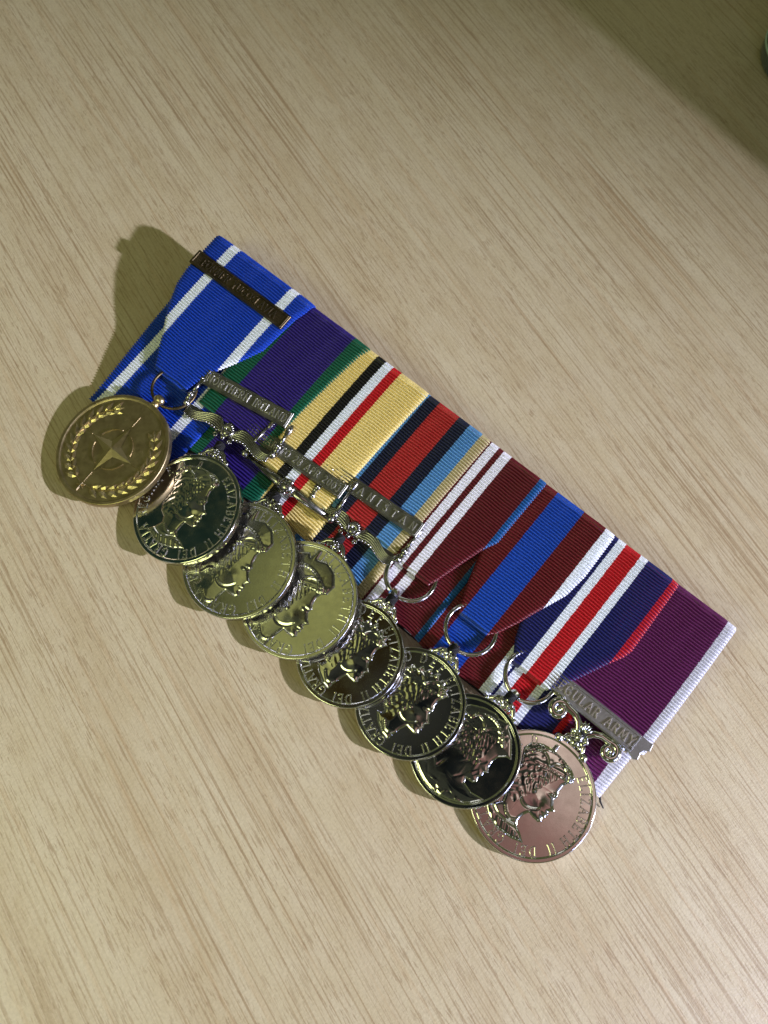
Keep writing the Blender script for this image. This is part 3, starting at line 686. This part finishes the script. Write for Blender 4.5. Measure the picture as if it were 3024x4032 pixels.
for i in range(8):
    rb = RB[i]; lab, mt = INFO[i]; fr = DF[i]; u, v, r, su, sv, R = DISCS[i]
    base = bar([((rb['l'][0][1]+rb['r'][0][1])/2, 30, 0)])[0]
    t = thing('medal', lab, 'medal', base, GROUP)
    rm = ribbon_mat('ribbon_%d' % (i+1), rb['st'], *rb['u'])
    bst = [(a+rb['bs'], c_) for a, c_ in rb['st']]
    bm_ = rm if abs(rb['bs']) < .1 else ribbon_mat('ribbon_%d_back' % (i+1), bst, rb['u'][0]+rb['bs'], rb['u'][1]+rb['bs'])
    uL = rb['l'][0][1]
    zoff = 0.9 if i == 0 else 0.0
    sheet('ribbon', rm, t, rb['l'], rb['r'], rb['end'], lambda v, z=zoff: Zf(v)+z*np.clip(1-v/30, 0, 1), r=2.0 if i == 0 else 1.7, fold=rb['fold'], uL=uL, phase=i*.37)
    sheet('back_ribbon', bm_, t, rb['bl'], rb['br'], BEND[i], lambda v: Zb(v), vstart=4, uL=uL, phase=i*.21+.1, ragged=.8, fold=0)
    # the disc
    dm = disc_mb(R).out('disc', mt, t, fr)
    if i == 0:
        lb = MB()
        for k in range(4):                      # compass star: four ridged points
            a = R_(90*k+90)
            tip = (.47*R*math.cos(a), .47*R*math.sin(a), FLD+.08)
            for s in (-1, 1):
                b2 = a+s*math.pi/4; va = (0.15*R*math.cos(b2), 0.15*R*math.sin(b2), FLD+.12)
                lb.add([tip, va, (0, 0, FLD+.8)] if s > 0 else [tip, (0, 0, FLD+.8), va], [(0, 1, 2)])
        lb.out('compass_star', M_BRASSB, dm, fr, smooth=False)
        lb = MB()
        for k in range(4):
            a = R_(90*k+90); lb.ridge((.50*R*math.cos(a), .50*R*math.sin(a)), (.70*R*math.cos(a), .70*R*math.sin(a)), .12, .16, FLD)
            pts = [(.36*R*math.cos(R_(90*k+q)), .36*R*math.sin(R_(90*k+q))) for q in np.linspace(14, 76, 9)]
            for p, q in zip(pts, pts[1:]): lb.ridge(p, q, .19, .3, FLD)
        lb.out('compass_ring', M_BRASSB, dm, fr, smooth=False)
        # laurel wreath
        leafV = np.array([(0, 0, 0), (.9, .62, .12), (2.0, .66, .16), (3.3, 0, .05), (2.0, -.66, .16), (.9, -.62, .12), (1.0, 0, .62), (2.2, 0, .6)])
        leafF = [(0, 6, 1), (1, 6, 7, 2), (2, 7, 3), (0, 5, 6), (5, 4, 7, 6), (4, 3, 7)]
        stem = MB(); leaf_me = None
        for s in (-1, 1):
            TS = np.linspace(8, 147, 40); pts = [(s*.735*R*math.sin(R_(a)), -.735*R*math.cos(R_(a))) for a in TS]
            for p, q in zip(pts, pts[1:]): stem.ridge(p, q, .16, .35, FLD)
            for k in range(11):
                th = R_(13+k*12.2)
                c0 = np.array([s*.735*R*math.sin(th), -.735*R*math.cos(th)]); tan = np.array([s*math.cos(th), math.sin(th)]); nrm = np.array([s*math.sin(th), -math.cos(th)])
                for side in (1, -1, 0) if k == 10 else (1, -1):
                    dr = tan*.86+nrm*side*.50; dr /= np.linalg.norm(dr); pe = np.array([-dr[1], dr[0]])
                    sc = 1.36 if side > 0 else 1.22
                    Vl = [(*(c0+dr*a*sc+pe*b2*sc), FLD+c_*.7) for a, b2, c_ in leafV]
                    mesh('leaf', fr(Vl), leafF, M_BRASSB, dm, smooth=False)
        stem.ridge((0, -.88*R), (0, -.74*R), .35, .4, FLD); stem.ridge((-1.2, -.80*R), (1.2, -.74*R), .25, .35, FLD); stem.ridge((-1.2, -.74*R), (1.2, -.80*R), .25, .35, FLD)
        stem.out('wreath_stem', M_BRASSB, dm, fr, smooth=False)
        cb = MB(); cb.tube([(0, R-.6, -1.5), (.2, R+1.4, -1.3)], [1.5, 1.2], 12); cb.ball((.4, R+2.4, -.9), (2.0, 1.6, 1.5), 14, 8)
        cb.out('suspension_knob', M_BRASSB, t, fr)
        ring(t, 25.4, 48.6, Zb(48)+2.6, 7.0, M_BRONZE, .5)
        f1 = FR(19.9, 11.1, float(Zf(11.1))+1.65, -.4, .027, (9.6/64))
        clasp(t, f1, 39.6, 5.2, 'FORMER YUGOSLAVIA', M_BRONZE, M_BRONZET, texlen=31.5, cap=2.5, hatch=True)
        continue
    style, leg, seed = STYLE[i]
    V, Fc = effigy(R, style, seed, FLD)
    mesh('effigy', fr(V), Fc, mt, dm)
    if leg:
        lb = MB(); rr, hh = (.832*R, 2.5) if leg != 'b' else (.835*R, 2.7)
        for w, a0, a1 in LEG[leg]: arc_text(lb, w, hh, rr, a0, a1, FLD, .42, .205)
        if leg == 'b':
            for a in range(0, 360, 72): lb.ridge((rr*math.sin(R_(-15)), rr*math.cos(R_(-15))), (rr*math.sin(R_(-15))+.9*math.cos(R_(a)), rr*math.cos(R_(-15))+.9*math.sin(R_(a))), .22, .3, FLD)
        lb.out('legend', M_LEGEND, dm, fr, smooth=False)
    if style == 'crowned' or style == 'tall' or style == 'diadem':
        pass
    cm = M_NICKEL if i in (1, 2, 3) else M_CHROME
    claw(R, {1: 'rosette', 2: 'leaf', 3: 'rosette', 7: 'big'}.get(i, 'leaf')).out('claw', cm, t, fr)
    knot(fr, R+3.6 if i < 7 else R+3.2, t, big=(i == 7))
    if i == 1:
        z = float(Zf(44))+.9
        f = FR(48.4, 49.0, z-.4, -6.5, .05, .12)
        scroll_suspender(f, 16.6, 10.5, M_NICKEL, t)
        fc = FR(46.2, 36.9, float(Zf(37))+1.2, -9.0, .045, .15); clasp(t, fc, 31.8, 5.3, 'NORTHERN IRELAND', M_PLATE, M_LETTER, texlen=29.6, cap=2.4)
    if i == 2:
        f = FR(74.4, 50.4, float(Zf(48))+.4, -1.5, .02, .12)
        for s in (-1, 1):
            q = MB(); q.tube([(s*1.0, 0, 0), (s*4, .1, 0), (s*16.2, .3, 0)], [1.75, 1.6, .8], 10, flat=.55); q.ball((s*17.2, .4, .1), 1.4, 12, 8); q.ball((s*17.4, 2.2, .4), (1.1, 1.3, .9), 10, 6)
            q.tube([(s*17.4, 2.5, .4), (s*16.6, 11.5, .9)], .62, 8, flat=1.3); q.ball((s*16.4, 12.8, 1.1), (1.0, 2.2, .65), 12, 6); q.out('suspender_arm', M_NICKEL, t, f)
        q = MB(); q.ball((0, 0, .5), (2.3, 2.1, 1.7), 16, 10)
        for y in (-1.9, 1.9): q.ball((0, y*1.05, .4), (1.5, .8, 1.1), 12, 6)
        for s in (-1, 1): q.ball((s*2.3, 0, .3), (.7, 1.9, 1.2), 10, 6)
        q.out('suspender_boss', M_NICKEL, t, f)
        fc = FR(70.9, 42.2, float(Zf(42))+.9, -3.5, .06, .15); clasp(t, fc, 37.4, 4.9, '19 MAR TO 28 APR 2003', M_PLATE, M_LETTER, texlen=34.4, cap=2.15)
    if i == 3:
        f = FR(98.8, 48.0, float(Zf(46))+.2, -2.0, .02, .12)
        scroll_suspender(f, 16.4, 11.3, M_NICKEL, t)
        fc = FR(96.2, 37.0, float(Zf(36))+.75, -3.4, .062, .15); clasp(t, fc, 38.0, 5.0, 'AFGHANISTAN', M_PLATE, M_LETTER, texlen=34.6, cap=2.3)
    if i == 7:
        q = MB(); q.tube([(201.5, 60.8, 1.6), (203.2, 62.6, 1.0), (205.0, 63.4, .5)], [.4, .3, .18], 6); q.out('loose_thread', M_THREAD, t, bar)
    if i in (4, 5, 6):
        ru, rv = {4: (121.4, 47.6), 5: (144.9, 48.6), 6: (166.7, 48.3)}[i]
        ring(t, ru, rv, float(Zb(48))+2.7, 7.5, M_SILVER, .72)
        q = MB(); q.ball((0, 0, 0), (1.75, 1.75, 1.6), 8, 5); q.out('ball_link', M_CHROME, t, FR(ru-.6, rv+7.3, float(Zb(48))+2.9, 0), smooth=False)
    if i == 7:
        f = FR(187.3, 51.6, float(Zb(51))+3.0, 1.0, 0, .12)
        for s in (-1, 1):
            q = MB(); sp = [(0.6*s, -1.6, 0), (1.6*s, .4, .2), (2.8*s, 1.9, .3), (4.8*s, 2.9, .4), (7.2*s, 3.0, .4)]
            c0 = np.array([8.9*s, .9]); rad0 = 2.55
            for a in np.linspace(0, 2*np.pi*1.6, 40):
                rr = rad0*(1-a/(2*np.pi*1.6)*.86); an = R_(115)-a
                sp.append((c0[0]+s*rr*math.cos(an), c0[1]+rr*math.sin(an), .4+.25*a/6))
            q.tube(sp, [1.0, 1.35, 1.4, 1.2, 1.0, .8, .5], 10, flat=.7); q.ball((c0[0], c0[1], .6), .75, 10, 6)
            q.tube([(7.6*s, 3.2, 0), (9.6*s, 4.2, 0), (12.8*s, 4.0, 0)], [.6, .8, .7], 8)
            q.out('scroll_arm', M_CHROME, t, f)
        q = MB()
        for k in range(5):
            a = R_(90+(k-2)*24); q.tube([(0, -.2, .5), (2.0*math.cos(a), .4+2.0*math.sin(a), .9), (3.2*math.cos(a), .4+3.3*math.sin(a), .5)], [.4, .62, .15], 8)
        q.ball((0, -1.6, .4), (1.6, 1.5, 1.2), 12, 6)
        q.out('palmette', M_CHROME, t, f)
        fc = FR(186.6, 44.6, float(Zf(44))+.85, 0.6, .056, .15); clasp(t, fc, 32.0, 6.0, 'REGULAR ARMY', M_PLATE8, M_LETTER, texlen=28.2, cap=2.7, tips=True)

# ------------------------------------------------------------------ glass at the right edge of the table, and an unseen blocker added to throw the shade behind it
m, tt, b = nodemat('grey_glass'); b.inputs['Transmission Weight'].default_value = 0.45; b.inputs['Roughness'].default_value = 0.04
b.inputs['Base Color'].default_value = (0.16, 0.20, 0.20, 1); b.inputs['IOR'].default_value = 1.5
gt = thing('glass_tumbler', 'heavy grey glass tumbler cut off by the right edge near the top', 'glass', (171.5, 188, 0))
def lathe(prof, n=72):
    mb = MB(); V = []
    for r, z in prof: V += [(max(r, 1e-3)*math.cos(a), max(r, 1e-3)*math.sin(a), z) for a in np.linspace(0, 2*np.pi, n, endpoint=False)]
    mb.add(V, [(i*n+j, i*n+(j+1) % n, (i+1)*n+(j+1) % n, (i+1)*n+j) for i in range(len(prof)-1) for j in range(n)]); return mb
g = lathe([(0, .6), (14, .4), (16, .02), (18, .4), (19, 2), (19.2, 5), (19.6, 20), (20.5, 60), (20.9, 61), (20.2, 61.3), (19, 60.5), (17.8, 20), (17, 11), (12, 9), (0, 9)])
g.out('tumbler', m, gt, lambda V: V+np.array([171.5, 188, 0]))
q = MB(); q.tube([(171.5+18.9*math.cos(a), 188+18.9*math.sin(a), 7.5) for a in np.linspace(0, 2*np.pi, 60)], .8, 8, caps=False)  # pale ring painted in as the bright highlight on the glass
mf, tt, b = nodemat('highlight_pale'); b.inputs['Base Color'].default_value = (0.42, 0.60, 0.56, 1); b.inputs['Roughness'].default_value = 0.1
q.out('highlight_ring', mf, gt)
m, tt, b = nodemat('blocker_dark'); b.inputs['Base Color'].default_value = (0.03, 0.035, 0.04, 1); b.inputs['Roughness'].default_value = 0.6
fo = thing('shade_blocker', 'unseen dark upright blocker added beyond the glass to shade the corner', 'blocker', (272, 102, 0))
a0, a1 = np.array([338., 6.]), np.array([190., 178.]); dd = (a1-a0)/np.linalg.norm(a1-a0); nn = np.array([dd[1], -dd[0]])
q = MB(); q.prism([tuple(a0), tuple(a0+nn*30), tuple(a1+nn*30), tuple(a1)][::-1], .02, 86, .8); q.out('blocker_body', m, fo, smooth=False)  # stands out of view only to shade the top-right corner
